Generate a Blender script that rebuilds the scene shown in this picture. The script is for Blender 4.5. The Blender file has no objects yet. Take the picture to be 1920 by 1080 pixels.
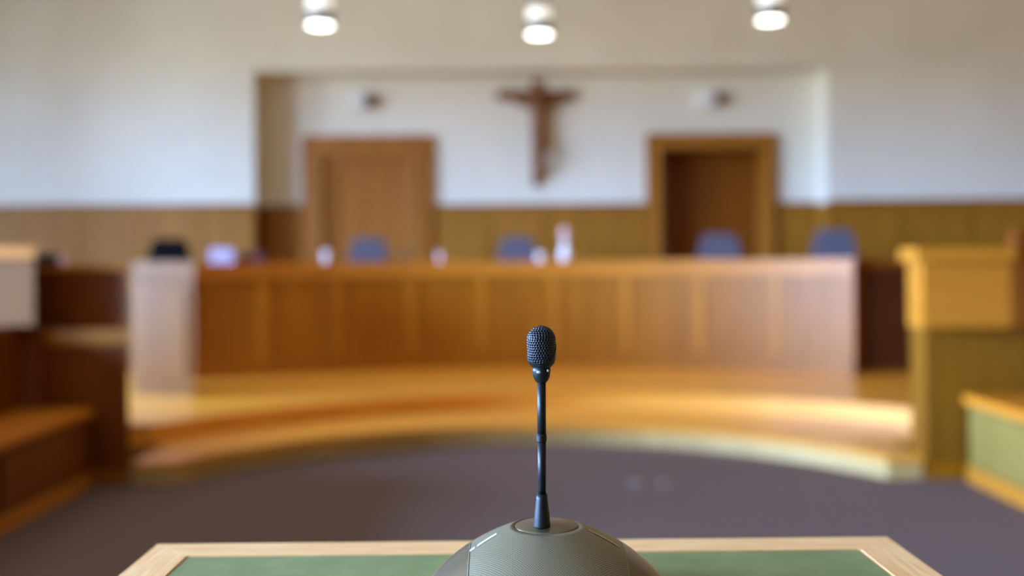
import bpy, bmesh, math, random
from mathutils import Vector, Matrix
import numpy as np

random.seed(7)
S = bpy.context.scene
COL = S.collection
PI = math.pi
D2R = math.radians

# ------------------------------------------------------------------ camera
F = 1867.0            # focal length in pixels of the 1920 px frame (35 mm on a full-frame sensor)
EYE = 1.25            # camera height above the carpet
HOR = 495.0           # pixel row of the horizon
cam_d = bpy.data.cameras.new('camera')
cam_d.sensor_width = 36.0
cam_d.lens = F / 1920.0 * 36.0
cam_d.shift_y = (HOR - 540.0) / 1920.0
cam_d.clip_start = 0.02
cam_d.clip_end = 200
cam_d.dof.use_dof = True
cam_d.dof.focus_distance = 0.790
cam_d.dof.aperture_fstop = 2.25
cam = bpy.data.objects.new('camera', cam_d)
COL.objects.link(cam)
ROLL = D2R(0.38)
cam.matrix_world = Matrix.Translation((0, 0, EYE)) @ Matrix.Rotation(PI / 2, 4, 'X') @ Matrix.Rotation(-ROLL, 4, 'Z')
S.camera = cam

# ------------------------------------------------------------------ world: even overcast daylight outside the windows
w = bpy.data.worlds.new('sky')
S.world = w
w.use_nodes = True
bgn = w.node_tree.nodes['Background']
wn = w.node_tree.nodes
wl = w.node_tree.links
wtc = wn.new('ShaderNodeTexCoord')
wsx = wn.new('ShaderNodeSeparateXYZ')
wcr = wn.new('ShaderNodeValToRGB')      # sky above the horizon, lit ground below it
wcr.color_ramp.elements[0].position = 0.49
wcr.color_ramp.elements[0].color = (0.21, 0.23, 0.23, 1)
wcr.color_ramp.elements[1].position = 0.54
wcr.color_ramp.elements[1].color = (0.42, 0.72, 1.36, 1)
wma = wn.new('ShaderNodeMath')
wma.operation = 'MULTIPLY_ADD'
wma.inputs[1].default_value = 0.5
wma.inputs[2].default_value = 0.5
wl.new(wtc.outputs['Generated'], wsx.inputs[0])
wl.new(wsx.outputs['Z'], wma.inputs[0])
wl.new(wma.outputs[0], wcr.inputs['Fac'])
wl.new(wcr.outputs['Color'], bgn.inputs[0])
bgn.inputs[1].default_value = 128.0

XL, XR = -9.0, 7.5           # side walls
YB, YO, YN = -7.0, 11.33, 11.7  # rear wall, front wall, recessed part of the front wall
ZC = 4.7                     # ceiling
WINDOWS = [(-5.9, -3.9), (-3.2, -1.2), (-0.5, 1.5), (2.2, 4.2), (4.9, 6.6), (7.6, 8.5)]  # last narrow one is added, unseen, to brighten the front wall's left end
WZ0, WZ1 = 1.0, 3.85
for i, (a, b) in enumerate(WINDOWS):          # portals: they only guide the sampling of the sky through the windows
    ld = bpy.data.lights.new('window_portal', 'AREA')
    ld.shape = 'RECTANGLE'
    ld.size = b - a
    ld.size_y = WZ1 - WZ0
    ld.cycles.is_portal = True
    lo = bpy.data.objects.new('window_portal', ld)
    lo.matrix_world = Matrix.Translation((XL - 0.28, (a + b) / 2, (WZ0 + WZ1) / 2)) @ Matrix.Rotation(-PI / 2, 4, 'Z') @ Matrix.Rotation(PI / 2, 4, 'X')
    lo.matrix_world = Matrix.Translation((XL - 0.28, (a + b) / 2, (WZ0 + WZ1) / 2)) @ Matrix(((0, 0, -1, 0), (1, 0, 0, 0), (0, 1, 0, 0), (0, 0, 0, 1)))
    COL.objects.link(lo)

S.view_settings.view_transform = 'Standard'
S.view_settings.look = 'None'
S.view_settings.gamma = 1.0
S.view_settings.use_curve_mapping = False
S.view_settings.exposure = 0.0
S.cycles.use_denoising = True
S.cycles.max_bounces = 10
S.cycles.diffuse_bounces = 6
S.cycles.glossy_bounces = 5
S.cycles.transparent_max_bounces = 12
S.cycles.sample_clamp_indirect = 6.0
S.cycles.caustics_reflective = False
S.cycles.caustics_refractive = False


# ------------------------------------------------------------------ materials
def lin(c):
    return tuple(((v / 255) / 12.92 if v / 255 <= 0.04045 else (((v / 255) + 0.055) / 1.055) ** 2.4) for v in c)


def principled(name, col, rough=0.5, metal=0.0, spec=0.5, coat=0.0, coat_rough=0.2, emis=None, estr=0.0, sheen=0.0):
    m = bpy.data.materials.new(name)
    m.use_nodes = True
    b = m.node_tree.nodes['Principled BSDF']
    b.inputs['Base Color'].default_value = (*lin(col), 1)
    b.inputs['Roughness'].default_value = rough
    b.inputs['Metallic'].default_value = metal
    b.inputs['Specular IOR Level'].default_value = spec
    b.inputs['Coat Weight'].default_value = coat
    b.inputs['Coat Roughness'].default_value = coat_rough
    b.inputs['Sheen Weight'].default_value = sheen
    if emis:
        b.inputs['Emission Color'].default_value = (*emis, 1)
        b.inputs['Emission Strength'].default_value = estr
    return m


def noisy(name, c1, c2, scale=(8, 8, 8), rough=0.5, coat=0.0, coat_rough=0.2, bump=0.0, detail=4, lo=0.35, hi=0.65, **k):
    """colour varied by a stretched noise: wood grain, plaster, carpet, leather"""
    m = principled(name, c1, rough, coat=coat, coat_rough=coat_rough, **k)
    nt = m.node_tree
    N = nt.nodes
    L = nt.links
    b = N['Principled BSDF']
    tc = N.new('ShaderNodeTexCoord')
    mp = N.new('ShaderNodeMapping')
    mp.inputs['Scale'].default_value = scale
    nz = N.new('ShaderNodeTexNoise')
    nz.inputs['Scale'].default_value = 1.0
    nz.inputs['Detail'].default_value = detail
    nz.inputs['Distortion'].default_value = 0.4
    cr = N.new('ShaderNodeValToRGB')
    cr.color_ramp.elements[0].position = lo
    cr.color_ramp.elements[1].position = hi
    cr.color_ramp.elements[0].color = (*lin(c1), 1)
    cr.color_ramp.elements[1].color = (*lin(c2), 1)
    L.new(tc.outputs['Object'], mp.inputs['Vector'])
    L.new(mp.outputs['Vector'], nz.inputs['Vector'])
    L.new(nz.outputs['Fac'], cr.inputs['Fac'])
    L.new(cr.outputs['Color'], b.inputs['Base Color'])
    if bump:
        bp = N.new('ShaderNodeBump')
        bp.inputs['Strength'].default_value = bump
        bp.inputs['Distance'].default_value = 0.002
        L.new(nz.outputs['Fac'], bp.inputs['Height'])
        L.new(bp.outputs['Normal'], b.inputs['Normal'])
    return m


M = {}
M['plaster'] = noisy('white wall paint', (222, 218, 202), (230, 226, 210), (1.2, 1.2, 1.2), 0.85, bump=0.1)
M['ceiling'] = principled('ceiling paint', (216, 216, 214), 0.9)
M['carpet'] = noisy('plum grey carpet', (106, 86, 80), (122, 102, 94), (160, 160, 160), 0.95, bump=0.6, detail=2, spec=0.1)
M['oak'] = noisy('varnished oak, upright grain', (146, 86, 0), (162, 98, 4), (14, 14, 0.9), 0.45, spec=0.35, coat=0.12, coat_rough=0.32)
M['oak_flat'] = noisy('varnished oak rail, level grain', (182, 110, 26), (196, 124, 34), (1.1, 12, 12), 0.42, spec=0.35, coat=0.14, coat_rough=0.3)
M['oak_floor'] = noisy('orange strip flooring', (240, 158, 40), (248, 172, 50), (0.8, 9, 9), 0.38, coat=0.75, coat_rough=0.3)
M['oak_dark'] = noisy('dark stained oak', (112, 52, 0), (124, 62, 0), (12, 12, 0.8), 0.5, spec=0.3, coat=0.06, coat_rough=0.4)  # on the left desk and recess side this tone holds shade
M['oak_shaded'] = noisy('oak with recess shade in colour', (62, 24, 0), (72, 30, 0), (12, 12, 0.8), 0.6, spec=0.2, coat=0.05, coat_rough=0.5)  # shade of the set-back wing put into its panel colour
M['oak_stile'] = noisy('slightly paler oak stile', (170, 103, 16), (184, 116, 22), (14, 14, 0.9), 0.45, spec=0.35, coat=0.12)
M['riser'] = noisy('honey oak step riser', (236, 170, 64), (242, 180, 74), (0.8, 9, 9), 0.4, coat=0.5)
M['door_bead'] = noisy('paler oak door bead', (164, 110, 40), (176, 122, 48), (10, 10, 0.7), 0.45, spec=0.35)
M['seat_oak'] = noisy('orange oak seat board', (206, 118, 22), (216, 130, 30), (9, 1.1, 9), 0.45, spec=0.35, coat=0.12)
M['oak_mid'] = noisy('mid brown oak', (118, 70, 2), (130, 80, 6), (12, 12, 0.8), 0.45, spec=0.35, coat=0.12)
M['wainscot'] = noisy('oak wall panelling', (142, 92, 20), (156, 104, 28), (10, 10, 0.7), 0.5, spec=0.3, coat=0.06, coat_rough=0.4)
M['olive'] = noisy('olive toned oak skirting', (192, 156, 92), (206, 170, 106), (3, 3, 1.5), 0.5, coat=0.2, coat_rough=0.35)
M['olive_seat'] = noisy('olive toned oak panel', (128, 103, 42), (140, 114, 52), (3, 3, 1.5), 0.5, spec=0.3, coat=0.1, coat_rough=0.35)
M['door'] = noisy('oak door leaf', (144, 86, 14), (158, 96, 20), (10, 10, 0.7), 0.45, spec=0.35, coat=0.1, coat_rough=0.35)
M['table_oak'] = noisy('pale oak desk edging', (238, 176, 108), (250, 200, 136), (14, 220, 60), 0.5, coat=0.1, bump=0.25, detail=6)
M['green'] = noisy('green leather inlay', (118, 126, 72), (132, 140, 84), (26, 26, 26), 0.55, bump=0.15, detail=5)
M['chair_blue'] = principled('slate blue upholstery', (78, 72, 84), 0.9, sheen=0.3)
M['chair_black'] = principled('black upholstery', (14, 11, 12), 0.95, spec=0.1)
M['black'] = principled('satin black plastic', (12, 12, 14), 0.34)
M['mic_black'] = principled('soft black plastic', (9, 11, 13), 0.45, spec=0.35)
M['hole'] = principled('dark grille opening', (4, 4, 5), 0.9, spec=0.1)
M['grille'] = principled('blackened steel mesh', (58, 60, 64), 0.3, metal=0.75)
M['steel'] = principled('brushed steel', (150, 150, 152), 0.35, metal=1.0)
M['white'] = principled('white plastic', (228, 230, 232), 0.45)
M['brown_end'] = principled('brown box end', (104, 78, 60), 0.4)
M['paper'] = principled('pale lavender paper', (206, 208, 250), 0.8)
M['purple'] = principled('plum card binder', (92, 50, 74), 0.6)
M['glint_white'] = principled('pale glazed china', (236, 232, 232), 0.15)  # opaque white stands in for window glints on glass
M['pinkish'] = principled('pale pink vessel', (216, 186, 182), 0.3)  # on the bench vessels the pale tone also stands in for glints
M['letter'] = principled('light grey print', (214, 216, 222), 0.5)
M['crucifix'] = noisy('brown carved limewood', (116, 66, 26), (134, 82, 40), (20, 20, 4), 0.6)
M['lamp_disc'] = principled('lit opal diffuser', (255, 255, 255), 0.5, emis=(1.0, 0.97, 0.90), estr=9.0)
M['lamp_band'] = principled('lit opal band', (255, 255, 255), 0.5, emis=(1.0, 0.98, 0.90), estr=1.0)
M['led'] = principled('pale indicator window', (190, 200, 196), 0.3)

# dome paint with and without the fine perforation
M['dome'] = principled('satin graphite paint', (138, 130, 106), 0.30, metal=0.9, coat=0.0, coat_rough=0.2)
mp_ = principled('perforated graphite grille', (96, 96, 96), 0.42, metal=0.7)
nt = mp_.node_tree
tc = nt.nodes.new('ShaderNodeTexCoord')
sx = nt.nodes.new('ShaderNodeSeparateXYZ')
nt.links.new(tc.outputs['Object'], sx.inputs[0])
outs = []
for ax in ('X', 'Y'):
    a = nt.nodes.new('ShaderNodeMath'); a.operation = 'MULTIPLY'; a.inputs[1].default_value = 2 * PI / 0.0021
    s_ = nt.nodes.new('ShaderNodeMath'); s_.operation = 'SINE'
    nt.links.new(sx.outputs[ax], a.inputs[0]); nt.links.new(a.outputs[0], s_.inputs[0])
    outs.append(s_)
mu = nt.nodes.new('ShaderNodeMath'); mu.operation = 'MULTIPLY'
nt.links.new(outs[0].outputs[0], mu.inputs[0]); nt.links.new(outs[1].outputs[0], mu.inputs[1])
cr = nt.nodes.new('ShaderNodeValToRGB')
cr.color_ramp.elements[0].position = 0.25; cr.color_ramp.elements[0].color = (*lin((160, 152, 122)), 1)
cr.color_ramp.elements[1].position = 0.6; cr.color_ramp.elements[1].color = (*lin((52, 50, 44)), 1)
nt.links.new(mu.outputs[0], cr.inputs['Fac'])
nt.links.new(cr.outputs['Color'], nt.nodes['Principled BSDF'].inputs['Base Color'])
M['dome_grille'] = mp_

# window pane: clear with a faint reflection
gm = bpy.data.materials.new('window glass')
gm.use_nodes = True
nt = gm.node_tree
nt.nodes.clear()
o_ = nt.nodes.new('ShaderNodeOutputMaterial'); mx = nt.nodes.new('ShaderNodeMixShader')
tr = nt.nodes.new('ShaderNodeBsdfTransparent'); gl = nt.nodes.new('ShaderNodeBsdfGlossy'); fr = nt.nodes.new('ShaderNodeFresnel')
gl.inputs['Roughness'].default_value = 0.02
fr.inputs['IOR'].default_value = 1.3
nt.links.new(fr.outputs[0], mx.inputs[0]); nt.links.new(tr.outputs[0], mx.inputs[1]); nt.links.new(gl.outputs[0], mx.inputs[2])
nt.links.new(mx.outputs[0], o_.inputs[0])
M['glass'] = gm


# ------------------------------------------------------------------ helpers
def tag(o, label=None, cat=None, group=None, kind=None):
    if label: o['label'] = label
    if cat: o['category'] = cat
    if group: o['group'] = group
    if kind: o['kind'] = kind
    return o


def thing(name, label, cat, loc=(0, 0, 0), rz=0.0, group=None):
    o = bpy.data.objects.new(name, None)
    o.empty_display_size = 0.1
    COL.objects.link(o)
    o.location = loc
    o.rotation_euler = (0, 0, rz)
    return tag(o, label, cat, group)


def obj(name, bm, mat, parent=None, smooth=False, loc=None):
    """link a bmesh as one mesh object; bm is in the parent's local space"""
    me = bpy.data.meshes.new(name)
    bmesh.ops.recalc_face_normals(bm, faces=bm.faces[:])
    bm.to_mesh(me)
    bm.free()
    mats = mat if isinstance(mat, (list, tuple)) else [mat]
    for m in mats:
        me.materials.append(m)
    if smooth:
        me.polygons.foreach_set('use_smooth', [True] * len(me.polygons))
    o = bpy.data.objects.new(name, me)
    COL.objects.link(o)
    if parent: o.parent = parent
    if loc: o.location = loc
    return o


def struct(name, bm, mat, parent=None, label=None, **k):
    o = obj(name, bm, mat, parent, **k)
    if not parent:
        tag(o, label=label, kind='structure')
    return o


def box(bm, x0, x1, y0, y1, z0, z1, bev=0.0):
    r = bmesh.ops.create_cube(bm, size=1.0)
    vs = r['verts']
    bmesh.ops.scale(bm, vec=(x1 - x0, y1 - y0, z1 - z0), verts=vs)
    bmesh.ops.translate(bm, vec=((x0 + x1) / 2, (y0 + y1) / 2, (z0 + z1) / 2), verts=vs)
    if bev:
        es = {e for v in vs for e in v.link_edges}
        bmesh.ops.bevel(bm, geom=list(es), offset=bev, segments=2, affect='EDGES', profile=0.6)
    return bm


def BX(*a, **k):
    return box(bmesh.new(), *a, **k)


def prism(bm, pts, z0, z1):
    lo = [bm.verts.new((x, y, z0)) for x, y in pts]
    hi = [bm.verts.new((x, y, z1)) for x, y in pts]
    bm.faces.new(lo[::-1])
    bm.faces.new(hi)
    n = len(pts)
    for i in range(n):
        bm.faces.new((lo[i], lo[(i + 1) % n], hi[(i + 1) % n], hi[i]))
    return bm


def arcpts(cx, cy, r, a0, a1, n):
    """points on a circle; the angle is measured from +Y, positive towards +X"""
    return [(cx + r * math.sin(a0 + (a1 - a0) * i / n), cy + r * math.cos(a0 + (a1 - a0) * i / n)) for i in range(n + 1)]


def sector(bm, cx, cy, r0, r1, a0, a1, z0, z1, n=8):
    pi_ = arcpts(cx, cy, r0, a0, a1, n)
    po = arcpts(cx, cy, r1, a0, a1, n)
    V = lambda p, z: bm.verts.new((p[0], p[1], z))
    A = [(V(pi_[i], z0), V(pi_[i], z1), V(po[i], z1), V(po[i], z0)) for i in range(n + 1)]
    for i in range(n):
        for j in range(4):
            bm.faces.new((A[i][j], A[i][(j + 1) % 4], A[i + 1][(j + 1) % 4], A[i + 1][j]))
    bm.faces.new(A[0]); bm.faces.new(A[-1][::-1])
    return bm


def lathe(bm, prof, seg=32, c=(0, 0, 0), cap=True):
    """revolve (r, z) pairs about the z axis through c"""
    rings = []
    for r, z in prof:
        if r < 1e-6:
            rings.append([bm.verts.new((c[0], c[1], c[2] + z))])
        else:
            rings.append([bm.verts.new((c[0] + r * math.cos(2 * PI * i / seg), c[1] + r * math.sin(2 * PI * i / seg), c[2] + z)) for i in range(seg)])
    for A, B in zip(rings, rings[1:]):
        for i in range(seg):
            j = (i + 1) % seg
            if len(A) == 1 and len(B) == 1: continue
            if len(A) == 1: bm.faces.new((A[0], B[i], B[j]))
            elif len(B) == 1: bm.faces.new((A[i], B[0], A[j]))
            else: bm.faces.new((A[i], B[i], B[j], A[j]))
    if cap:
        for R in (rings[0], rings[-1]):
            if len(R) > 2: bm.faces.new(R)
    return bm


def tube(bm, pts, rad, seg=10):
    """round bar along a polyline; rad may be one number or one per point"""
    pts = [Vector(p) for p in pts]
    rads = rad if isinstance(rad, (list, tuple)) else [rad] * len(pts)
    rings = []
    up = Vector((0.13, 0.27, 1)).normalized()
    for i, p in enumerate(pts):
        t = (pts[min(i + 1, len(pts) - 1)] - pts[max(i - 1, 0)]).normalized()
        u = t.cross(up)
        if u.length < 0.05: u = t.cross(Vector((1, 0, 0)))
        u.normalize()
        v = t.cross(u).normalized()
        rings.append([bm.verts.new(p + (u * math.cos(2 * PI * k / seg) + v * math.sin(2 * PI * k / seg)) * rads[i]) for k in range(seg)])
    for A, B in zip(rings, rings[1:]):
        for k in range(seg):
            bm.faces.new((A[k], B[k], B[(k + 1) % seg], A[(k + 1) % seg]))
    bm.faces.new(rings[0]); bm.faces.new(rings[-1][::-1])
    return bm


def copy_tree(o, parent=None):
    c = o.copy()
    COL.objects.link(c)
    if parent: c.parent = parent
    for ch in list(o.children):
        copy_tree(ch, c)
    return c


def at(px, Y):
    return (px - 960.0) / F * Y


def zat(py, Y):
    return EYE - (py - HOR) / F * Y


# ------------------------------------------------------------------ the room
H1, H2 = 0.13, 0.244      # tops of the two steps

struct('floor', BX(XL, XR, YB, YN, -0.12, 0.0), M['carpet'])
struct('ceiling', BX(XL - 0.3, XR + 0.3, YB - 0.2, YN + 0.2, ZC, ZC + 0.15), M['ceiling'])

# left wall, cut by the windows
bm = bmesh.new()
ys = YB
for a, b in WINDOWS:
    box(bm, XL - 0.3, XL, ys, a, 0, ZC)
    box(bm, XL - 0.3, XL, a, b, 0, WZ0)
    box(bm, XL - 0.3, XL, a, b, WZ1, ZC)
    ys = b
box(bm, XL - 0.3, XL, ys, YN + 0.2, 0, ZC)
struct('wall_left', bm, M['plaster'])
struct('wall_right', BX(XR, XR + 0.3, YB, YN + 0.2, 0, ZC), M['wainscot'])
struct('wall_rear', BX(XL, XR, YB - 0.2, YB, 0, ZC), M['wainscot'])

# windows
for i, (a, b) in enumerate(WINDOWS):
    bm = bmesh.new()
    x0, x1 = XL - 0.2, XL - 0.13
    for (p, q, r, s) in ((a, a + 0.07, WZ0, WZ1), (b - 0.07, b, WZ0, WZ1), (a, b, WZ0, WZ0 + 0.07), (a, b, WZ1 - 0.07, WZ1),
                         ((a + b) / 2 - 0.04, (a + b) / 2 + 0.04, WZ0, WZ1), (a, b, 2.55, 2.62)):
        box(bm, x0, x1, p, q, r, s)
    wo = struct('window_%d' % (i + 1), bm, M['white'])
    obj('window_pane', BX(XL - 0.168, XL - 0.162, a + 0.02, b - 0.02, WZ0 + 0.02, WZ1 - 0.02), M['glass'], wo)
    obj('window_sill', BX(XL - 0.12, XL + 0.10, a - 0.05, b + 0.05, WZ0 - 0.04, WZ0, bev=0.008), M['white'], wo)

# front wall with the recessed middle part
NX0, NX1, NZ = at(478, YO), at(1553, YO), zat(131, YO)
DOORS = [(at(568, YN - .05), at(810, YN - .05)), (at(1213, YN - .05), at(1456, YN - .05))]
DZ = zat(252, YN - 0.05)
bm = bmesh.new()
box(bm, XL, NX0, YO, YN + 0.8, 0, ZC)
box(bm, NX1, XR, YO, YN + 0.8, 0, ZC)
box(bm, NX0, NX1, YO, YN + 0.8, NZ, ZC)
# recessed wall around the door openings
OP = [(at(604, YN), at(776, YN), zat(284, YN)), (at(1238, YN), at(1438, YN), zat(278, YN))]
box(bm, NX0, OP[0][0], YN, YN + 0.8, 0, NZ)
box(bm, OP[0][1], OP[1][0], YN, YN + 0.8, 0, NZ)
box(bm, OP[1][1], NX1, YN, YN + 0.8, 0, NZ)
for a, b, z in OP:
    box(bm, a, b, YN, YN + 0.8, z, NZ)
    box(bm, a, b, YN + 0.75, YN + 0.8, 0, z)
struct('wall_front', bm, M['plaster'])

# wainscot: oak panelling up to shoulder height
WT = zat(379, YO)


def wainscot(name, x0, x1, y, zb, n):
    bm = bmesh.new()
    box(bm, x0, x1, y - 0.02, y, zb, WT - 0.03)
    o = struct(name, bm, M['wainscot'])
    bm = bmesh.new()
    wd = (x1 - x0) / n
    for i in range(n + 1):
        cx = x0 + i * wd
        box(bm, max(x0, cx - 0.035), min(x1, cx + 0.035), y - 0.032, y - 0.02, zb, WT - 0.03)
    box(bm, x0, x1, y - 0.033, y - 0.0201, WT - 0.13, WT - 0.0301)
    box(bm, x0, x1, y - 0.034, y - 0.0202, zb, zb + 0.12)
    obj('panel_stiles', bm, M['wainscot'], o)
    obj('cap_rail', BX(x0, x1, y - 0.05, y, WT - 0.03, WT, bev=0.006), M['oak_dark'], o)
    return o


ZB = H2
wainscot('trim_1', XL, NX0, YO, 0.0, 9)
wainscot('trim_2', NX1, XR, YO, ZB, 5)
wainscot('trim_3', NX0 + 0.03, DOORS[0][0], YN, ZB, 1)
wainscot('trim_4', DOORS[0][1], DOORS[1][0], YN, ZB, 4)
wainscot('trim_5', DOORS[1][1], NX1 - 0.03, YN, ZB, 1)
# the two side faces of the recess below the rail
struct('trim_6', BX(NX0, NX0 + 0.03, YO, YN, ZB, WT - 0.03), M['oak_dark'])  # darker than its twin: shade of this side put into the colour
struct('trim_7', BX(NX1 - 0.03, NX1, YO, YN, ZB, WT - 0.03), M['wainscot'])
# panelling along the side walls
struct('trim_9', BX(XR - 0.03, XR, YB, 6.2, 0, 1.9), M['wainscot'])
struct('trim_10', BX(XR - 0.03, XR, 6.4, YO, ZB, WT), M['wainscot'])


# doors
def casing(dx0, dx1, op, name, leafdepth):
    a, b, z = op
    y0 = YN - 0.07
    bm = bmesh.new()
    box(bm, dx0, a, y0, YN, H2, DZ)
    box(bm, b, dx1, y0, YN, H2, DZ)
    box(bm, a, b, y0, YN, z, DZ)
    d = struct(name, bm, M['door'])
    # jamb lining
    bm = bmesh.new()
    yl = YN + leafdepth
    box(bm, a, a + 0.03, y0 + 0.003, yl, H2, z - 0.03)
    box(bm, b - 0.03, b, y0 + 0.003, yl, H2, z - 0.03)
    box(bm, a, b, y0 + 0.003, yl, z - 0.03, z)
    obj('door_lining', bm, M['door'], d)
    bm = bmesh.new()          # lighter bead around the opening and around the outer edge of the casing
    for (p, q, r_, s_) in ((a - 0.05, a - 0.005, H2, z + 0.05), (b + 0.005, b + 0.05, H2, z + 0.05), (a - 0.005, b + 0.005, z + 0.005, z + 0.05)):
        box(bm, p, q, y0 - 0.025, y0 - 0.0001, r_, s_, bev=0.008)
    obj('door_bead', bm, M['door_bead'], d)
    return d


a, b, z = OP[0]
d1 = casing(DOORS[0][0], DOORS[0][1], OP[0], 'door_1', 0.06)
leaf = obj('door_leaf', BX(a + 0.03, b - 0.03, YN + 0.0, YN + 0.045, H2, z - 0.03), M['door'], d1)
bm = bmesh.new()
pa, pb, pz0, pz1 = a + 0.03, b - 0.03, H2, z - 0.03
for (p, q, r, s) in ((pa, pa + 0.13, pz0, pz1), (pb - 0.13, pb, pz0, pz1), (pa + 0.13, pb - 0.13, pz1 - 0.13, pz1), (pa + 0.13, pb - 0.13, pz0, pz0 + 0.2), (pa + 0.13, pb - 0.13, 1.15, 1.27)):
    box(bm, p, q, YN - 0.028, YN - 0.0001, r, s, bev=0.006)
obj('door_frame_rails', bm, M['door'], leaf)
bm = bmesh.new()
box(bm, pb - 0.085, pb - 0.045, YN - 0.036, YN - 0.028, 1.20, 1.42)
tube(bm, [(pb - 0.065, YN - 0.036, 1.32), (pb - 0.065, YN - 0.075, 1.32), (pb - 0.17, YN - 0.08, 1.32)], 0.009)
obj('door_handle', bm, M['steel'], leaf)

a, b, z = OP[1]
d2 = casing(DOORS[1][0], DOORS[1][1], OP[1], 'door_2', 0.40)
M['door_shade'] = noisy('darker oak door leaf', (118, 62, 0), (130, 70, 2), (10, 10, 0.7), 0.45, spec=0.35, coat=0.1, coat_rough=0.35)  # door wood darkened: the deep opening's shade is in the leaf colour
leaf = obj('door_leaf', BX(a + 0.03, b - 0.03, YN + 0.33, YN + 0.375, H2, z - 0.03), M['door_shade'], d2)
bm = bmesh.new()
pa, pb, pz0, pz1 = a + 0.03, b - 0.03, H2, z - 0.03
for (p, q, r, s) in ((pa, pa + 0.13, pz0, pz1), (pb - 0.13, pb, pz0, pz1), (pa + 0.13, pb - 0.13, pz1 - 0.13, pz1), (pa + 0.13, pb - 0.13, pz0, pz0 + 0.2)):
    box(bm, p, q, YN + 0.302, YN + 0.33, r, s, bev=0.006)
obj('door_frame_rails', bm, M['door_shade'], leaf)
bm = bmesh.new()
box(bm, pa + 0.03, pa + 0.08, YN + 0.294, YN + 0.302, 1.26, 1.50)
tube(bm, [(pa + 0.055, YN + 0.294, 1.38), (pa + 0.055, YN + 0.25, 1.38), (pa + 0.17, YN + 0.245, 1.38)], 0.011)
obj('door_handle', bm, M['steel'], leaf)

# ------------------------------------------------------------------ two curved steps
XD = -3.7                    # left end of the dais
c1 = (0.10, 4.57, 2.35)
ya = 5.72
aa = math.acos((ya - c1[1]) / c1[2])
DL, DR = at(240, 5.69) + 0.012, at(1735, 5.69) - 0.012      # inner sides of the two side desks


def step1(off, z0, z1, bm=None):
    bm = bm or bmesh.new()
    r = c1[2] - off
    yy = ya - off
    A = math.acos((yy - c1[1]) / r)
    pts = [(XD, 6.3), (DL, 6.3), (DL, yy)] + arcpts(c1[0], c1[1], r, -A, A, 48) + [(DR, yy), (DR, 6.3), (XR, 6.3), (XR, YO), (XD, YO)]
    return prism(bm, pts, z0, z1)


c2 = (0.40, 4.48, 3.30)


def step2(off, z0, z1, bm=None):
    bm = bm or bmesh.new()
    r = c2[2] - off
    A1 = math.acos((6.36 - c2[1]) / r)
    pts = [(XD, 6.36)] + arcpts(c2[0], c2[1], r, -A1, A1, 48) + [(XR, 6.36), (XR, YO), (NX1, YO), (NX1, YN + 0.4), (NX0, YN + 0.4), (NX0, YO), (XD, YO)]
    return prism(bm, pts, z0, z1)


st = struct('dais_lower_step', step1(0.0, 0.0, H1 - 0.03), M['olive'])
obj('tread', step1(0.025, H1 - 0.03, H1), M['oak_floor'], st)
st = struct('dais_upper_step', step2(0.0, H1, H2 - 0.03), M['riser'])
obj('tread', step2(0.025, H2 - 0.03, H2), M['oak_floor'], st)

# ------------------------------------------------------------------ curved judges' bench
BC = (0.15, 4.93)
BR = 4.80
BA0, BA1 = D2R(-38.6), D2R(36.6)
ZT = 1.276
bench = thing('judges_bench', 'long curved oak judges\' bench with panelled front in the middle of the dais', 'bench', (BC[0], BC[1], H2))


def bsec(r0, r1, a0, a1, z0, z1, n=10):
    return sector(bmesh.new(), 0, 0, r0, r1, a0, a1, z0 - H2, z1 - H2, n)


obj('worktop', bsec(BR - 0.03, BR + 0.78, BA0 - .004, BA1 + .004, ZT - 0.035, ZT, 48), M['oak_flat'], bench)
obj('fascia', bsec(BR - 0.018, BR + 0.012, BA0, BA1, 1.135, ZT - 0.0351, 48), M['oak_flat'], bench)
obj('bottom_rail', bsec(BR - 0.002, BR + 0.03, BA0, BA1, H2, 0.40, 48), M['oak'], bench)
NP = 9
for i in range(NP):
    a0 = BA0 + (BA1 - BA0) * i / NP
    a1 = BA0 + (BA1 - BA0) * (i + 1) / NP
    obj('front_panel', bsec(BR + 0.014, BR + 0.032, a0 + 0.009, a1 - 0.009, 0.4001, 1.1349, 8), M['oak'], bench)
for i in range(NP + 1):
    a0 = BA0 + (BA1 - BA0) * i / NP
    d0 = 0.0 if i == 0 else 0.0089
    d1_ = 0.0 if i == NP else 0.0089
    obj('stile', bsec(BR, BR + 0.032, a0 - d0 * 1.0, a0 + d1_ * 1.0, 0.4001, 1.1349, 2), M['oak_stile'], bench)
for a0 in (BA0, BA1 - 0.007):
    obj('end_panel', bsec(BR + 0.033, BR + 0.74, a0, a0 + 0.007, H2, ZT - 0.0352, 1), M['oak'], bench)
for i in (2, 4.5, 7):
    a0 = BA0 + (BA1 - BA0) * i / NP
    obj('support_panel', bsec(BR + 0.033, BR + 0.6, a0, a0 + 0.006, H2, ZT - 0.0352, 1), M['oak'], bench)

# pale end cabinet in front of the bench's left end
x0, x1 = -2.955, -2.44
cab = thing('end_cabinet', 'pale glossy oak pedestal cabinet standing at the left end of the curved bench', 'cabinet', ((x0 + x1) / 2, 7.68, H2), D2R(-9))
hw = (x1 - x0) / 2
hz = 1.285 - H2


def skew(a, b, y0, y1, z0, z1):
    # both sides run obliquely back towards the curved bench
    return prism(bmesh.new(), [(a - 0.5 * y0, y0), (b - 0.5 * y0, y0), (b - 0.5 * y1, y1), (a - 0.5 * y1, y1)], z0, z1)


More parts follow.
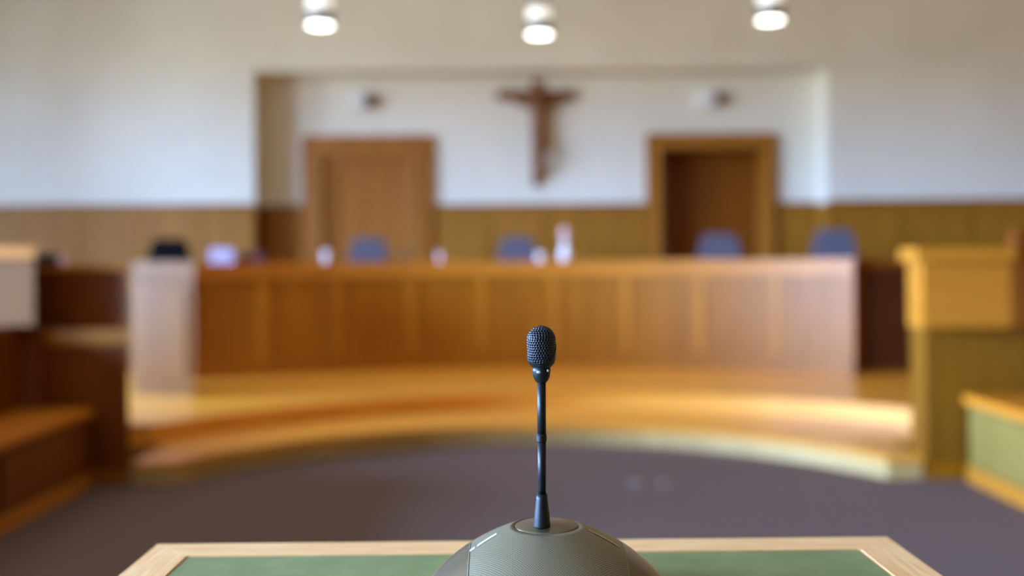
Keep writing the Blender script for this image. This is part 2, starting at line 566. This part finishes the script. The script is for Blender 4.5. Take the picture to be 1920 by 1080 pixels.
obj('body', skew(-hw, hw, 0, 0.5, 0.08, hz - 0.13), M['oak_mid'], cab)
obj('plinth', skew(-hw + 0.012, hw - 0.012, 0.015, 0.5, 0.0, 0.0799), M['oak_mid'], cab)
obj('front_panel', BX(-hw + 0.07, hw - 0.05, -0.014, 0, 0.16, hz - 0.20, bev=0.006), M['oak_mid'], cab)
obj('top', skew(-hw + 0.01, hw + 0.005, -0.03, 0.51, hz - 0.1299, hz), M['oak_mid'], cab)

# straight dark wing to the right of the bench
wx0, wx1 = at(1607, 8.9) + 0.07, 6.3
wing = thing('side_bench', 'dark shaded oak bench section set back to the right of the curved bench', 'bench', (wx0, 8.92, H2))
obj('front_panel', BX(0, wx1 - wx0, 0, 0.03, 0.05, 0.95), M['oak_shaded'], wing)
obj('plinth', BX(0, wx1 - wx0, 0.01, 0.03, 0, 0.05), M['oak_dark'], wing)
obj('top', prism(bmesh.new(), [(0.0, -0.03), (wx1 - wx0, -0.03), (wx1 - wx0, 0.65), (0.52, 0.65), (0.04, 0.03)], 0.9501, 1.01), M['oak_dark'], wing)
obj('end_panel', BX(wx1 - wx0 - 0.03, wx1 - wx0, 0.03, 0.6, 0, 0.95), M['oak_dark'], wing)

# ------------------------------------------------------------------ side desks at both ends of the steps
# left: dark body, pale ledge, recessed upper panel, projecting box at the far left
YD = 5.69
xl1 = at(240, YD)
xl0 = -4.3
xm = at(62, 5.5)
sd = thing('clerk_desk', 'dark shaded oak stepped desk at the left edge beside the steps', 'desk', (xl1, YD, 0))
L0 = xl0 - xl1
LM = xm - xl1

def flared(x0, x1, y0, y1, z0, z1, sl):
    # a block whose inner side slants outwards towards the back
    return prism(bmesh.new(), [(x0, y0), (x1, y0), (x1 + sl * (y1 - y0), y1), (x0, y1)], z0, z1)


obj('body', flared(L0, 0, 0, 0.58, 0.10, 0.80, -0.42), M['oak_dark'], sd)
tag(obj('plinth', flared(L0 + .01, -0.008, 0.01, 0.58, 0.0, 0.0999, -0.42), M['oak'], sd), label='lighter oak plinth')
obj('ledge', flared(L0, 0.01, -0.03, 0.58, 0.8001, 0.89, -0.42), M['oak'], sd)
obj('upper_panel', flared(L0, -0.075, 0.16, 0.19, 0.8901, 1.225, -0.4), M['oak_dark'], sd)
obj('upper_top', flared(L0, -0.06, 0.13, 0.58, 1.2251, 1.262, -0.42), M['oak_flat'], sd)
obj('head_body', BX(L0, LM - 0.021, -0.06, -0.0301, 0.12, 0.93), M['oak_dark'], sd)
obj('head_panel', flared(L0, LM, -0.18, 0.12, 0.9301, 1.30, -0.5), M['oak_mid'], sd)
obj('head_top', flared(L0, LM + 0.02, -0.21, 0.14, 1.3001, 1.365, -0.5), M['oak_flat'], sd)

# right: pale head panel; recess shade is put into the body's darker colour
xr0 = at(1735, YD)
xr1 = 4.3
rd = thing('witness_desk', 'oak desk with broad pale head panel at the right edge beside the steps', 'desk', (xr0, YD, 0))
R1 = xr1 - xr0
RM = at(1898, 5.5) - xr0

def flared_r(x0, x1, y0, ym, y1, z0, z1, sl):
    return prism(bmesh.new(), [(x0, y0), (x1, y0), (x1, y1), (x0 + sl * (y1 - ym), y1), (x0, ym)], z0, z1)


obj('body', flared_r(0, R1, 0, 0.22, 0.58, 0.10, 0.88, 0.45), M['oak_mid'], rd)
obj('plinth', flared_r(0.01, R1, 0.01, 0.2, 0.58, 0.0, 0.0999, 0.46), M['oak'], rd)
obj('head_panel', flared_r(-0.085, RM, -0.17, 0.04, 0.5, 0.8801, 1.25, 0.5), M['oak_flat'], rd)
obj('head_top', flared_r(-0.135, RM + 0.01, -0.22, 0.04, 0.5, 1.2501, 1.325, 0.5), M['oak_flat'], rd)
obj('post', BX(RM + 0.012, RM + 0.15, -0.2, -0.12, 0.88, 1.42, bev=0.006), M['oak_dark'], rd)
obj('rear_panel', BX(RM + 0.15, R1, -0.02, 0.20, 0.88, 1.1), M['oak_dark'], rd)


# ------------------------------------------------------------------ low bench seats along both sides of the carpet
def side_seat(name, label, xf, sgn, hgt, y0, y1, fm, bm_):
    t = thing(name, label, 'bench seat', (xf, y0, 0))
    d = 0.42

    def X(a, b):
        a, b = a * sgn, b * sgn
        return (min(a, b), max(a, b))
    Ln = y1 - y0
    n = 4
    obj('base', BX(*X(0.02, d), 0, Ln, 0.09, hgt - 0.05), fm, t)
    obj('plinth', BX(*X(0.0, d), 0, Ln, 0.0, 0.09), M['oak_flat'], t)
    for i in range(n):
        obj('front_panel', BX(*X(0.0, 0.0199), i * Ln / n + 0.04, (i + 1) * Ln / n - 0.04, 0.12, hgt - 0.08, bev=0.004), fm, t)
    obj('seat', BX(*X(-0.02, d), 0, Ln, hgt - 0.05, hgt, bev=0.008), M['seat_oak'], t)
    obj('backrest', BX(*X(d - 0.04, d), 0, Ln, hgt + 0.0005, hgt + 0.46), bm_, t)
    return t


side_seat('bench_seat', 'low dark panelled bench seat with orange oak top along the left side', -2.385, -1, 0.455, 1.6, 5.62, M['oak_dark'], M['oak_dark'])
side_seat('bench_seat', 'low olive panelled bench seat along the right side in front of the oak desk', 2.575, 1, 0.492, 1.6, 5.66, M['olive_seat'], M['olive_seat'])

# ------------------------------------------------------------------ high-backed swivel chairs behind the bench


def make_chair(mat):
    t = thing('office_chair', None, 'chair')
    bm = bmesh.new()
    # padded back: rounded trapezoid, slightly dished
    n = 14
    prof = []
    w0, w1, h0, h1 = 0.215, 0.165, 0.55, 1.30
    rc = 0.07
    for a in range(7):
        th = PI / 2 * a / 6
        prof.append((w1 - rc + rc * math.cos(th), h1 - rc + rc * math.sin(th)))
    prof = [(w0 - 0.03, h0), (w0, h0 + 0.03), (w0, h0 + 0.45)] + prof
    pts = prof + [(-x, z) for x, z in prof[::-1]]
    f = [bm.verts.new((x, 0.24 + 0.10 * (z - h0), z)) for x, z in pts]
    g = [bm.verts.new((x, 0.31 + 0.10 * (z - h0), z)) for x, z in pts]
    bm.faces.new(f); bm.faces.new(g[::-1])
    for i in range(len(pts)):
        j = (i + 1) % len(pts)
        bm.faces.new((f[i], f[j], g[j], g[i]))
    bmesh.ops.bevel(bm, geom=[e for e in bm.edges if len(e.link_faces) == 2 and any(len(q.verts) > 6 for q in e.link_faces)], offset=0.02, segments=3, affect='EDGES')
    obj('backrest', bm, mat, t)
    obj('seat', BX(-0.24, 0.24, -0.24, 0.24, 0.46, 0.54, bev=0.03), mat, t)
    for s in (-1, 1):
        obj('armrest', tube(bmesh.new(), [(s * 0.23, 0.05, 0.48), (s * 0.28, 0.05, 0.50), (s * 0.28, 0.03, 0.70), (s * 0.28, -0.2, 0.70)], 0.018), M['black'], t)
    obj('back_strut', BX(-0.03, 0.03, 0.20, 0.26, 0.42, 0.62), M['black'], t)
    obj('gas_column', lathe(bmesh.new(), [(0.03, 0.08), (0.03, 0.3), (0.022, 0.3), (0.022, 0.455)], 16), M['steel'], t)
    for k in range(5):
        a = 2 * PI * k / 5 + 0.3
        lg = obj('base_arm', tube(bmesh.new(), [(0.025 * math.cos(a), 0.025 * math.sin(a), 0.10), (0.27 * math.cos(a), 0.27 * math.sin(a), 0.07)], [0.022, 0.014], 8), M['black'], t)
        obj('castor', lathe(bmesh.new(), [(0, 0), (0.022, 0.006), (0.027, 0.028), (0.022, 0.05), (0, 0.056)], 12, (0.27 * math.cos(a), 0.27 * math.sin(a), 0)), M['black'], lg)
    return t


chair0 = make_chair(M['chair_blue'])
chair_spots = [(325, 10.05, 'black high-backed chair behind the pale end cabinet at the left', 1.02),
               (694, 10.35, 'slate blue high-backed chair in front of the left door', 0.98),
               (970, 10.45, 'slate blue high-backed chair below the crucifix', 1.0),
               (1345, 10.3, 'slate blue high-backed chair in front of the recessed right door', 1.04),
               (1557, 10.05, 'slate blue high-backed chair furthest right behind the bench', 1.04)]
for i, (px, Y, lab, sc) in enumerate(chair_spots):
    c = chair0 if i == 1 else copy_tree(chair0)
    c.location = (at(px, Y), Y - 0.28, H2)
    c.rotation_euler = (0, 0, -math.atan2(at(px, Y), Y) * 0.5)
    c.scale = (1.08 * sc, 1, (zat(443 if i != 4 else 435, Y) - H2) / 1.30 * (1.0 if i < 3 else 1.008))
    tag(c, lab, 'chair', 'high-backed chairs behind the bench')
    if i == 0:
        for ch in c.children:
            if ch.name.split('.')[0] in ('backrest', 'seat'):
                ch.data = ch.data.copy()
                ch.data.materials[0] = M['chair_black']

# ------------------------------------------------------------------ things on the bench
def on_bench(px, r):
    """point on the worktop at radius r from the bench's centre, seen at column px"""
    k = (px - 960) / F
    # (x, y) = (k*y, y); |(x-BC0, y-BC1)| = r
    A = k * k + 1
    B = -2 * (k * BC[0] + BC[1])
    C_ = BC[0] ** 2 + BC[1] ** 2 - r * r
    y = (-B + math.sqrt(B * B - 4 * A * C_)) / (2 * A)
    return (k * y, y, ZT)


p = on_bench(416, BR + 0.28)
t = thing('paper_stack', 'pale lavender stack of papers at the left end of the bench top', 'papers', p, 0.3)
for k in range(6):
    obj('folder', BX(-0.10, 0.10, -0.08, 0.08, k * 0.022, k * 0.022 + 0.0215, bev=0.002), M['paper'], t)
p = on_bench(471, BR + 0.30)
t = thing('binder', 'plum coloured binder lying beside the lavender paper stack', 'binder', p, 0.25)
obj('cover', BX(-0.125, 0.125, -0.1, 0.1, 0, 0.09, bev=0.006), M['purple'], t)
obj('sheets', BX(-0.127, -0.1, -0.09, 0.09, 0.012, 0.063), M['paper'], t)


def glass(px, r, label, h, rad, mat):
    p = on_bench(px, r)
    o = obj('water_glass', lathe(bmesh.new(), [(0, 0), (rad * .8, 0), (rad, h), (rad * .92, h), (rad * .74, 0.008), (0, 0.008)], 20), mat, loc=p, smooth=False)
    return tag(o, label, 'glass', 'small vessels on the bench top')


glass(612, BR + 0.25, 'pale glass standing on the bench below the left door casing', 0.115, 0.036, M['glint_white'])
glass(826, BR + 0.22, 'pale pinkish glass on the bench right of the left door', 0.10, 0.036, M['pinkish'])
glass(1014, BR + 0.10, 'bright white cup directly left of the pale carafe', 0.085, 0.045, M['glint_white'])
p = on_bench(1060, BR + 0.14)
t = thing('carafe', 'tall pale carafe with round stopper on the bench below the crucifix', 'carafe', p)
obj('body', lathe(bmesh.new(), [(0, 0), (0.05, 0), (0.062, 0.04), (0.058, 0.09), (0.03, 0.14), (0.024, 0.20), (0.03, 0.22), (0, 0.22)], 24), M['glint_white'], t, smooth=True)
obj('stopper', lathe(bmesh.new(), [(0.018, 0.221), (0.03, 0.23), (0.048, 0.265), (0.048, 0.29), (0.03, 0.325), (0, 0.335)], 24), M['pinkish'], t, smooth=True)

# two small things on the left desk's recessed top
o = obj('document_box', BX(-0.045, 0.045, -0.08, 0.08, 0, 0.07, bev=0.004), M['chair_black'], loc=(at(90, 6.12), 6.12, 1.262))
tag(o, 'small dark box on top of the left desk beside its pale head panel', 'box')
o = obj('cup', lathe(bmesh.new(), [(0, 0), (0.026, 0), (0.034, 0.05), (0.03, 0.05), (0.023, 0.006), (0, 0.006)], 18), M['pinkish'], loc=(at(120, 6.1), 6.1, 1.262))
tag(o, 'pale pinkish cup on top of the left desk right of the dark box', 'cup')

# ------------------------------------------------------------------ crucifix
cx, cy = at(1007, 11.62), YN
cru = thing('crucifix', 'carved brown wooden crucifix hanging on the white wall between the two doors', 'crucifix', (cx, cy, zat(349, 11.62)))
HH = zat(150, 11.62) - zat(349, 11.62)
zb = zat(177, 11.62) - zat(349, 11.62)
bm = bmesh.new()
pts = [(-0.045, 0), (0.045, 0), (0.055, HH), (-0.055, HH)]
f = [bm.verts.new((x, -0.05, z)) for x, z in pts]
g = [bm.verts.new((x, -0.001, z)) for x, z in pts]
bm.faces.new(f); bm.faces.new(g[::-1])
for i in range(4):
    bm.faces.new((f[i], f[(i + 1) % 4], g[(i + 1) % 4], g[i]))
obj('upright', bm, M['crucifix'], cru)
obj('crossbar', BX(-0.46, 0.46, -0.052, -0.002, zb - 0.06, zb + 0.06, bev=0.006), M['crucifix'], cru)
# carved figure: one skinned surface
V = [(0.02, -0.12, 0.56), (0.025, -0.12, 0.70), (0.015, -0.11, 0.86), (0.01, -0.12, 0.95), (-0.005, -0.14, 1.04), (-0.01, -0.15, 1.10),
     (0.10, -0.11, 0.93), (0.26, -0.08, 1.00), (0.40, -0.07, 1.065), (0.435, -0.07, 1.08),
     (-0.09, -0.11, 0.93), (-0.25, -0.08, 1.00), (-0.39, -0.07, 1.065), (-0.425, -0.07, 1.08),
     (0.055, -0.12, 0.53), (0.07, -0.17, 0.33), (0.01, -0.10, 0.12), (0.005, -0.13, 0.07),
     (-0.02, -0.12, 0.53), (0.02, -0.17, 0.33), (-0.01, -0.10, 0.14), (-0.005, -0.13, 0.085)]
E = [(0, 1), (1, 2), (2, 3), (3, 4), (4, 5), (3, 6), (6, 7), (7, 8), (8, 9), (3, 10), (10, 11), (11, 12), (12, 13), (0, 14), (14, 15), (15, 16), (16, 17), (0, 18), (18, 19), (19, 20), (20, 21)]
RR = [.065, .06, .075, .035, .05, .035, .04, .03, .022, .018, .04, .03, .022, .018, .05, .038, .026, .02, .05, .038, .026, .02]
me = bpy.data.meshes.new('carved_figure')
me.from_pydata(V, E, [])
fig = bpy.data.objects.new('carved_figure', me)
COL.objects.link(fig)
fig.parent = cru
sk = fig.modifiers.new('skin', 'SKIN')
for i, v in enumerate(me.skin_vertices[0].data):
    v.radius = (RR[i], RR[i] * 0.85)
    v.use_root = (i == 0)
fig.modifiers.new('sub', 'SUBSURF').levels = 2
fig.modifiers['sub'].render_levels = 2
me.materials.append(M['crucifix'])

# ------------------------------------------------------------------ two white wall boxes with a brown end
for px, lab in ((672, 'small white wall box with brown end above the left door'), (1328, 'small white wall box with brown end above the right door')):
    t = thing('wall_box', lab, 'wall device', (at(px, 11.62), YN, zat(187, 11.62)), 0, 'wall boxes above the doors')
    obj('housing', BX(-0.09, 0.09, -0.13, -0.001, -0.09, 0.09, bev=0.012), M['white'], t)
    obj('brown_block', BX(0.0905, 0.20, -0.10, -0.001, -0.06, 0.06, bev=0.01), M['brown_end'], t)  # brown block on the right side of the box

# ------------------------------------------------------------------ pendant lamps


def make_lamp():
    t = thing('pendant_lamp', None, 'lamp')
    obj('diffuser', lathe(bmesh.new(), [(0, 0), (0.11, 0), (0.11, 0.012), (0, 0.012)], 32), M['lamp_disc'], t)
    obj('housing', lathe(bmesh.new(), [(0.112, -0.004), (0.122, -0.004), (0.122, 0.13), (0.112, 0.13)], 32, cap=False), M['steel'], t)
    obj('opal_band', lathe(bmesh.new(), [(0, 0.1305), (0.105, 0.1305), (0.105, 0.235), (0, 0.235)], 32), M['lamp_band'], t)
    obj('cap', lathe(bmesh.new(), [(0, 0.2355), (0.115, 0.2355), (0.10, 0.30), (0.02, 0.32), (0, 0.32)], 32), M['steel'], t)
    return t


lamps = [make_lamp()]
lamps += [copy_tree(lamps[0]) for _ in range(2)]
for i, (px, py, Y, lab) in enumerate(((603, 45, 8.9, 'lit cylindrical pendant lamp hanging above the left part of the bench'),
                                      (1014, 65, 9.3, 'lit cylindrical pendant lamp hanging above the crucifix, middle of the row'),
                                      (1447, 41, 8.9, 'lit cylindrical pendant lamp hanging above the right door'))):
    t = lamps[i]
    zz = zat(py, Y)
    t.location = (at(px, Y), Y, zz)
    tag(t, lab, 'lamp', 'pendant lamps in a row')
    rod = obj('suspension_rod', lathe(bmesh.new(), [(0.008, 0.32), (0.008, ZC - zz - 0.03), (0.05, ZC - zz - 0.03), (0.05, ZC - zz)], 12), M['steel'], t)
    ld = bpy.data.lights.new('lamp_light', 'SPOT')     # the lamp's own light, shining down
    ld.energy = 40
    ld.color = (1.0, 0.93, 0.82)
    ld.spot_size = D2R(150)
    ld.spot_blend = 0.6
    ld.shadow_soft_size = 0.1
    lo = bpy.data.objects.new('lamp_light', ld)
    COL.objects.link(lo)
    lo.parent = t
    lo.location = (0, 0, -0.02)

# floor sockets in the carpet
for px, lab in ((1192, 'left of two small pale floor socket covers in the carpet'), (1246, 'right of two small pale floor socket covers in the carpet')):
    t = thing('floor_socket', lab, 'floor socket', (at(px, 5.66), 5.66, 0), 0, 'floor sockets in the carpet')
    obj('cover', lathe(bmesh.new(), [(0, 0), (0.05, 0), (0.048, 0.004), (0, 0.004)], 24), M['steel'], t)
    obj('lid', BX(-0.022, 0.022, -0.022, 0.022, 0.0041, 0.006), M['steel'], t)

# ------------------------------------------------------------------ speaker's desk in the foreground
TZ = 0.971
TY = 1.007
TXL, TXR = -0.360, 0.380
TD = 0.60
tw = TXR - TXL
table = thing('speakers_desk', 'pale oak edged desk with green leather inlay carrying the microphone', 'desk', ((TXL + TXR) / 2, TY, 0), D2R(0.7))
hwt = tw / 2
B = 0.046


def rail(name, a, b, length_axis):
    pts = a
    z0, z1 = TZ - 0.032, TZ
    bm = bmesh.new()
    prism(bm, pts, z0, z1)
    bmesh.ops.bevel(bm, geom=[e for e in bm.edges if all(abs(v.co.z - z1) < 1e-6 for v in e.verts) and min(abs(e.verts[0].co.x - e.verts[1].co.x), abs(e.verts[0].co.y - e.verts[1].co.y)) < 1e-4], offset=0.0018, segments=2, affect='EDGES')
    if length_axis == 'y':     # turn the mesh so that its local x runs along the grain, and turn the object back
        bmesh.ops.rotate(bm, matrix=Matrix.Rotation(-PI / 2, 3, 'Z'), verts=bm.verts)
        o = obj(name, bm, M['table_oak'], table)
        o.rotation_euler = (0, 0, PI / 2)
    else:
        o = obj(name, bm, M['table_oak'], table)
    return o


g_ = 0.0002
rail('edge_rail', [(-hwt, 0), (-hwt + B, -B), (hwt - B, -B), (hwt, 0)], None, 'x')
rail('edge_rail', [(-hwt, -TD), (-hwt + B, -TD + B), (hwt - B, -TD + B), (hwt, -TD)], None, 'x')
rail('edge_rail', [(-hwt, -g_), (-hwt, -TD + g_), (-hwt + B - g_, -TD + B), (-hwt + B - g_, -B)], None, 'y')
rail('edge_rail', [(hwt, -g_), (hwt, -TD + g_), (hwt - B + g_, -TD + B), (hwt - B + g_, -B)], None, 'y')
obj('leather_inlay', BX(-hwt + B, hwt - B, -TD + B, -B, TZ - 0.03, TZ - 0.0006), M['green'], table)
for s in (-1, 1):
    for y in (-0.06, -TD + 0.06):
        obj('leg', BX(s * (hwt - 0.05) - 0.025, s * (hwt - 0.05) + 0.025, y - 0.025, y + 0.025, 0, TZ - 0.0321, bev=0.003), M['oak'], table)
obj('modesty_panel', BX(-hwt + 0.08, hwt - 0.08, -0.07, -0.05, 0.25, TZ - 0.0321), M['oak'], table)

# ------------------------------------------------------------------ conference microphone
MY = F / 2300.0
dx, dy = (1021 - 960) / 2300.0, MY
my = MY - 0.012              # the stem rises a little in front of the dome's centre
MS = F / my
mx = (1013 - 960) / MS
mic = thing('conference_microphone', 'black gooseneck conference microphone on a grey domed base on the green desk', 'microphone', (dx, dy, TZ))
DA, DH = 0.106, 0.0715
EXP = 1.55


def dome_z(x, y):
    r = math.hypot(x, y) / DA
    return DH * max(0.0, 1 - r ** EXP) ** (1 / EXP)


# dome base: side shells and the perforated middle split by their x
prof = [(DA * math.sin(PI / 2 * i / 40), None) for i in range(41)]
rings = [r for r, _ in prof][::-1]
bm = bmesh.new()
seg = 120
PR = 0.027                    # round plate around the stem
rs = [DA * math.sin(PI / 2 * i / 48) for i in range(49)]
rs = [r for r in rs if r > PR + 0.001]
rs = [PR] + rs
R_ = []
for r in rs:
    R_.append([bm.verts.new((r * math.cos(2 * PI * k / seg), r * math.sin(2 * PI * k / seg), dome_z(r, 0) if r < DA * .9999 else 0.0)) for k in range(seg)])
for A, Bq in zip(R_, R_[1:]):
    for k in range(seg):
        f = bm.faces.new((A[k], Bq[k], Bq[(k + 1) % seg], A[(k + 1) % seg]))
        c = f.calc_center_median()
        f.material_index = 1 if (abs(c.x) < 0.062 and c.y < 0.02 and c.z > 0.012) else 0
# groove down to the plate
gr = [bm.verts.new((PR * 0.985 * math.cos(2 * PI * k / seg), PR * 0.985 * math.sin(2 * PI * k / seg), dome_z(PR, 0) - 0.004)) for k in range(seg)]
for k in range(seg):
    bm.faces.new((R_[0][k], R_[0][(k + 1) % seg], gr[(k + 1) % seg], gr[k]))
bm.faces.new(R_[-1])
bm.faces.new(gr)
obj('dome_base', bm, [M['dome'], M['dome_grille']], mic, smooth=True)
# seams between grille and side shells
for s in (-1, 1):
    pts = []
    for i in range(26):
        y = 0.012 - 0.086 * i / 25
        x = s * (0.062 + 0.0)
        pts.append((x, y, dome_z(x, y) + 0.0001))
    obj('seam', tube(bmesh.new(), pts, 0.0005, 6), M['dome_grille'], mic)
# plate the stem comes out of
pz = dome_z(PR, 0)
obj('stem_plate', lathe(bmesh.new(), [(PR * q / 10, pz - 0.0004 + 0.0045 * (1 - (q / 10) ** 2)) for q in range(10)] + [(PR * 0.945, pz - 0.0002), (PR * 0.955, pz - 0.0012), (PR * 0.955, pz - 0.0039), (0, pz - 0.0039)], 64), M['dome'], mic, smooth=True)
# printed marks on both shoulders
def mark(x0, x1, y0, y1):
    bm = bmesh.new()
    n = 8
    lo, hi = [], []
    wd = 0.0019
    for i in range(n + 1):
        x = x0 + (x1 - x0) * i / n
        y = y0 + (y1 - y0) * i / n
        lo.append(bm.verts.new((x, y - wd, dome_z(x, y - wd) + 0.0004)))
        hi.append(bm.verts.new((x, y + wd, dome_z(x, y + wd) + 0.0004)))
    for i in range(n):
        bm.faces.new((lo[i], lo[i + 1], hi[i + 1], hi[i]))
    return bm


obj('printed_mark', mark(-0.0625, -0.058, -0.013, -0.012), M['letter'], mic)
obj('printed_mark', mark(-0.056, -0.0405, -0.0115, -0.006), M['letter'], mic)
obj('printed_mark', mark(0.034, 0.058, -0.006, -0.012), M['olive'], mic)

# stem
ox, oy = mx - dx, my - dy


def zl(py):
    return EYE - (py - HOR) / MS - TZ


zbase = pz + 0.0016
st_ = obj('stem_sleeve', lathe(bmesh.new(), [(0.0069, zbase), (0.0069, zl(985)), (0.0062, zl(965)), (0.0047, zl(935)), (0.0043, zl(926)), (0, zl(926))], 32, (ox, oy, 0)), M['mic_black'], mic, smooth=True)
obj('lower_stem', tube(bmesh.new(), [(ox, oy, zl(928)), (ox + .0002, oy, zl(880)), (ox + 0.0003, oy, zl(824))], 0.0034, 24), M['mic_black'], mic, smooth=True)
obj('joint_ring', lathe(bmesh.new(), [(0.0034, zl(829)), (0.0043, zl(827)), (0.0043, zl(816)), (0.0034, zl(813))], 32, (ox, oy, 0)), M['mic_black'], mic, smooth=False)
obj('upper_stem', tube(bmesh.new(), [(ox + 0.0003, oy, zl(820)), (ox + 0.0003, oy, zl(770)), (ox + .0004, oy, zl(708))], 0.0035, 24), M['mic_black'], mic, smooth=True)

# head: everything in a frame whose origin is the collar, slightly leaning
HX, HY = ox + 0.0004, oy
col_ = obj('collar', lathe(bmesh.new(), [(0.0035, zl(718)), (0.0052, zl(714)), (0.0068, zl(706)), (0.0073, zl(696)), (0.0073, zl(690)), (0.0062, zl(688)), (0, zl(688))], 40, (HX, HY, 0)), M['mic_black'], mic, smooth=True)
for px in (1007.5, 1024):
    xx = (px - 1013) / MS
    zc_ = zl(696.5 if px < 1010 else 694)
    yy = -math.sqrt(max(0.0072 ** 2 - xx ** 2, 0))
    bm = bmesh.new()
    bmesh.ops.create_uvsphere(bm, u_segments=16, v_segments=8, radius=1.0)
    bmesh.ops.scale(bm, vec=(0.0019 if px < 1010 else 0.0013, 0.0008, 0.0011), verts=bm.verts)
    o = obj('indicator_window', bm, M['led'], mic, smooth=True)
    o.location = (HX + xx, HY + yy, zc_)

# perforated capsule: dense surface with each hole pressed in
CR = 0.01165
ctop, cbot = zl(610.5), zl(690)
s_top = CR * 1.02              # height of the domed top
zc0 = ctop - s_top             # where the dome meets the cylinder
cyl = 0.0105                   # length of the straight part
zc1 = zc0 - cyl
s_bot = zc1 - cbot


def prof_at(t):
    """t: arc length from the top pole -> (r, z)"""
    q = PI / 2 * CR * 1.01
    if t < q:
        a = t / q * PI / 2
        return CR * math.sin(a), zc0 + s_top * math.cos(a)
    t -= q
    if t < cyl:
        return CR * (1 - 0.03 * t / cyl), zc0 - t
    t -= cyl
    q2 = PI / 2 * (CR + s_bot) / 2
    a = min(t / q2, 1) * PI / 2
    return CR * 0.97 * math.cos(a) ** 0.5 if math.cos(a) > 0 else 0.0, zc1 - s_bot * math.sin(a)


total = PI / 2 * CR * 1.01 + cyl + PI / 2 * (CR + s_bot) / 2
pitch = 0.0023
centres = []
k = 0
t = 0.0
while t < total * 0.93:
    r, z = prof_at(t)
    n = max(1, round(2 * PI * r / pitch))
    if k == 0: n = 1
    for j in range(n):
        a = 2 * PI * (j + (0.5 if k % 2 else 0)) / n + 0.21
        centres.append((r * math.cos(a), r * math.sin(a), z))
    t += pitch * 0.866
    k += 1
centres = np.array(centres)
NU, NV = 300, 240
vv = []
for j in range(1, NV):
    r, z = prof_at(total * 0.985 * j / NV)
    for i in range(NU):
        a = 2 * PI * i / NU
        vv.append((r * math.cos(a), r * math.sin(a), z))
vv = np.array(vv)
dmin = np.full(len(vv), 1.0)
for s0 in range(0, len(vv), 4000):
    d = np.linalg.norm(vv[s0:s0 + 4000, None, :] - centres[None, :, :], axis=2)
    dmin[s0:s0 + 4000] = d.min(axis=1)
hr = 0.00076
dep = np.clip((hr + 0.00012 - dmin) / 0.00024, 0, 1)
cen = np.array([0, 0, (zc0 + zc1) / 2])
nrm = vv.copy()
nrm[:, 2] = np.where(vv[:, 2] > zc0, vv[:, 2] - zc0, np.where(vv[:, 2] < zc1, vv[:, 2] - zc1, 0))
nrm /= np.linalg.norm(nrm, axis=1)[:, None]
vv2 = vv - nrm * (dep * 0.0007)[:, None]
faces = []
mi = []
idx = lambda j, i: j * NU + (i % NU)
for j in range(NV - 2):
    for i in range(NU):
        q = (idx(j, i), idx(j, i + 1), idx(j + 1, i + 1), idx(j + 1, i))
        faces.append(q)
        mi.append(1 if (dep[list(q)].mean() > 0.75) else 0)
verts = [tuple(v) for v in vv2] + [(0, 0, ctop - 0.0004)]
for i in range(NU):
    faces.append((len(verts) - 1, idx(0, i + 1), idx(0, i)))
    mi.append(1)
me = bpy.data.meshes.new('capsule_grille')
me.from_pydata(verts, [], faces)
me.materials.append(M['grille'])
me.materials.append(M['hole'])
me.polygons.foreach_set('material_index', mi)
me.polygons.foreach_set('use_smooth', [True] * len(faces))
me.update()
cap = bpy.data.objects.new('capsule_grille', me)
COL.objects.link(cap)
cap.parent = mic
cap.location = (HX, HY, 0)

# holder cradling the capsule: low at the front, higher at the sides, highest at the right
bm = bmesh.new()
NA, NT = 96, 18
rows = []


def rim(a):
    # a = 0 towards +x (right of the picture), -pi/2 towards the camera
    right = max(0.0, math.cos(a - 0.25)) ** 2.2
    left = max(0.0, -math.cos(a)) ** 2
    back = max(0.0, math.sin(a)) ** 2
    return zl(681) + (0.0152 * right + 0.0035 * left + 0.006 * back)


def out_r(z):
    # outer radius of the capsule at a height, by scanning the profile
    lo_, hi_ = total * 0.4, total
    for _ in range(30):
        m_ = (lo_ + hi_) / 2
        if prof_at(m_)[1] > z: lo_ = m_
        else: hi_ = m_
    return max(prof_at(lo_)[0], 0.0066)


zlow = zl(693)
for a_i in range(NA):
    a = 2 * PI * a_i / NA
    zt_ = rim(a)
    row = []
    for k in range(NT + 1):
        z = zlow + (zt_ - zlow) * k / NT
        r = out_r(z) + 0.00055
        row.append(bm.verts.new((r * math.cos(a), r * math.sin(a), z)))
    r = out_r(zt_) - 0.0003
    row.append(bm.verts.new((r * math.cos(a), r * math.sin(a), zt_ + 0.0001)))
    rows.append(row)
for a_i in range(NA):
    A, Bq = rows[a_i], rows[(a_i + 1) % NA]
    for k in range(NT + 1):
        bm.faces.new((A[k], Bq[k], Bq[k + 1], A[k + 1]))
bm.faces.new([r[0] for r in rows])
o = obj('capsule_holder', bm, M['mic_black'], mic, smooth=True)
o.location = (HX, HY, 0)
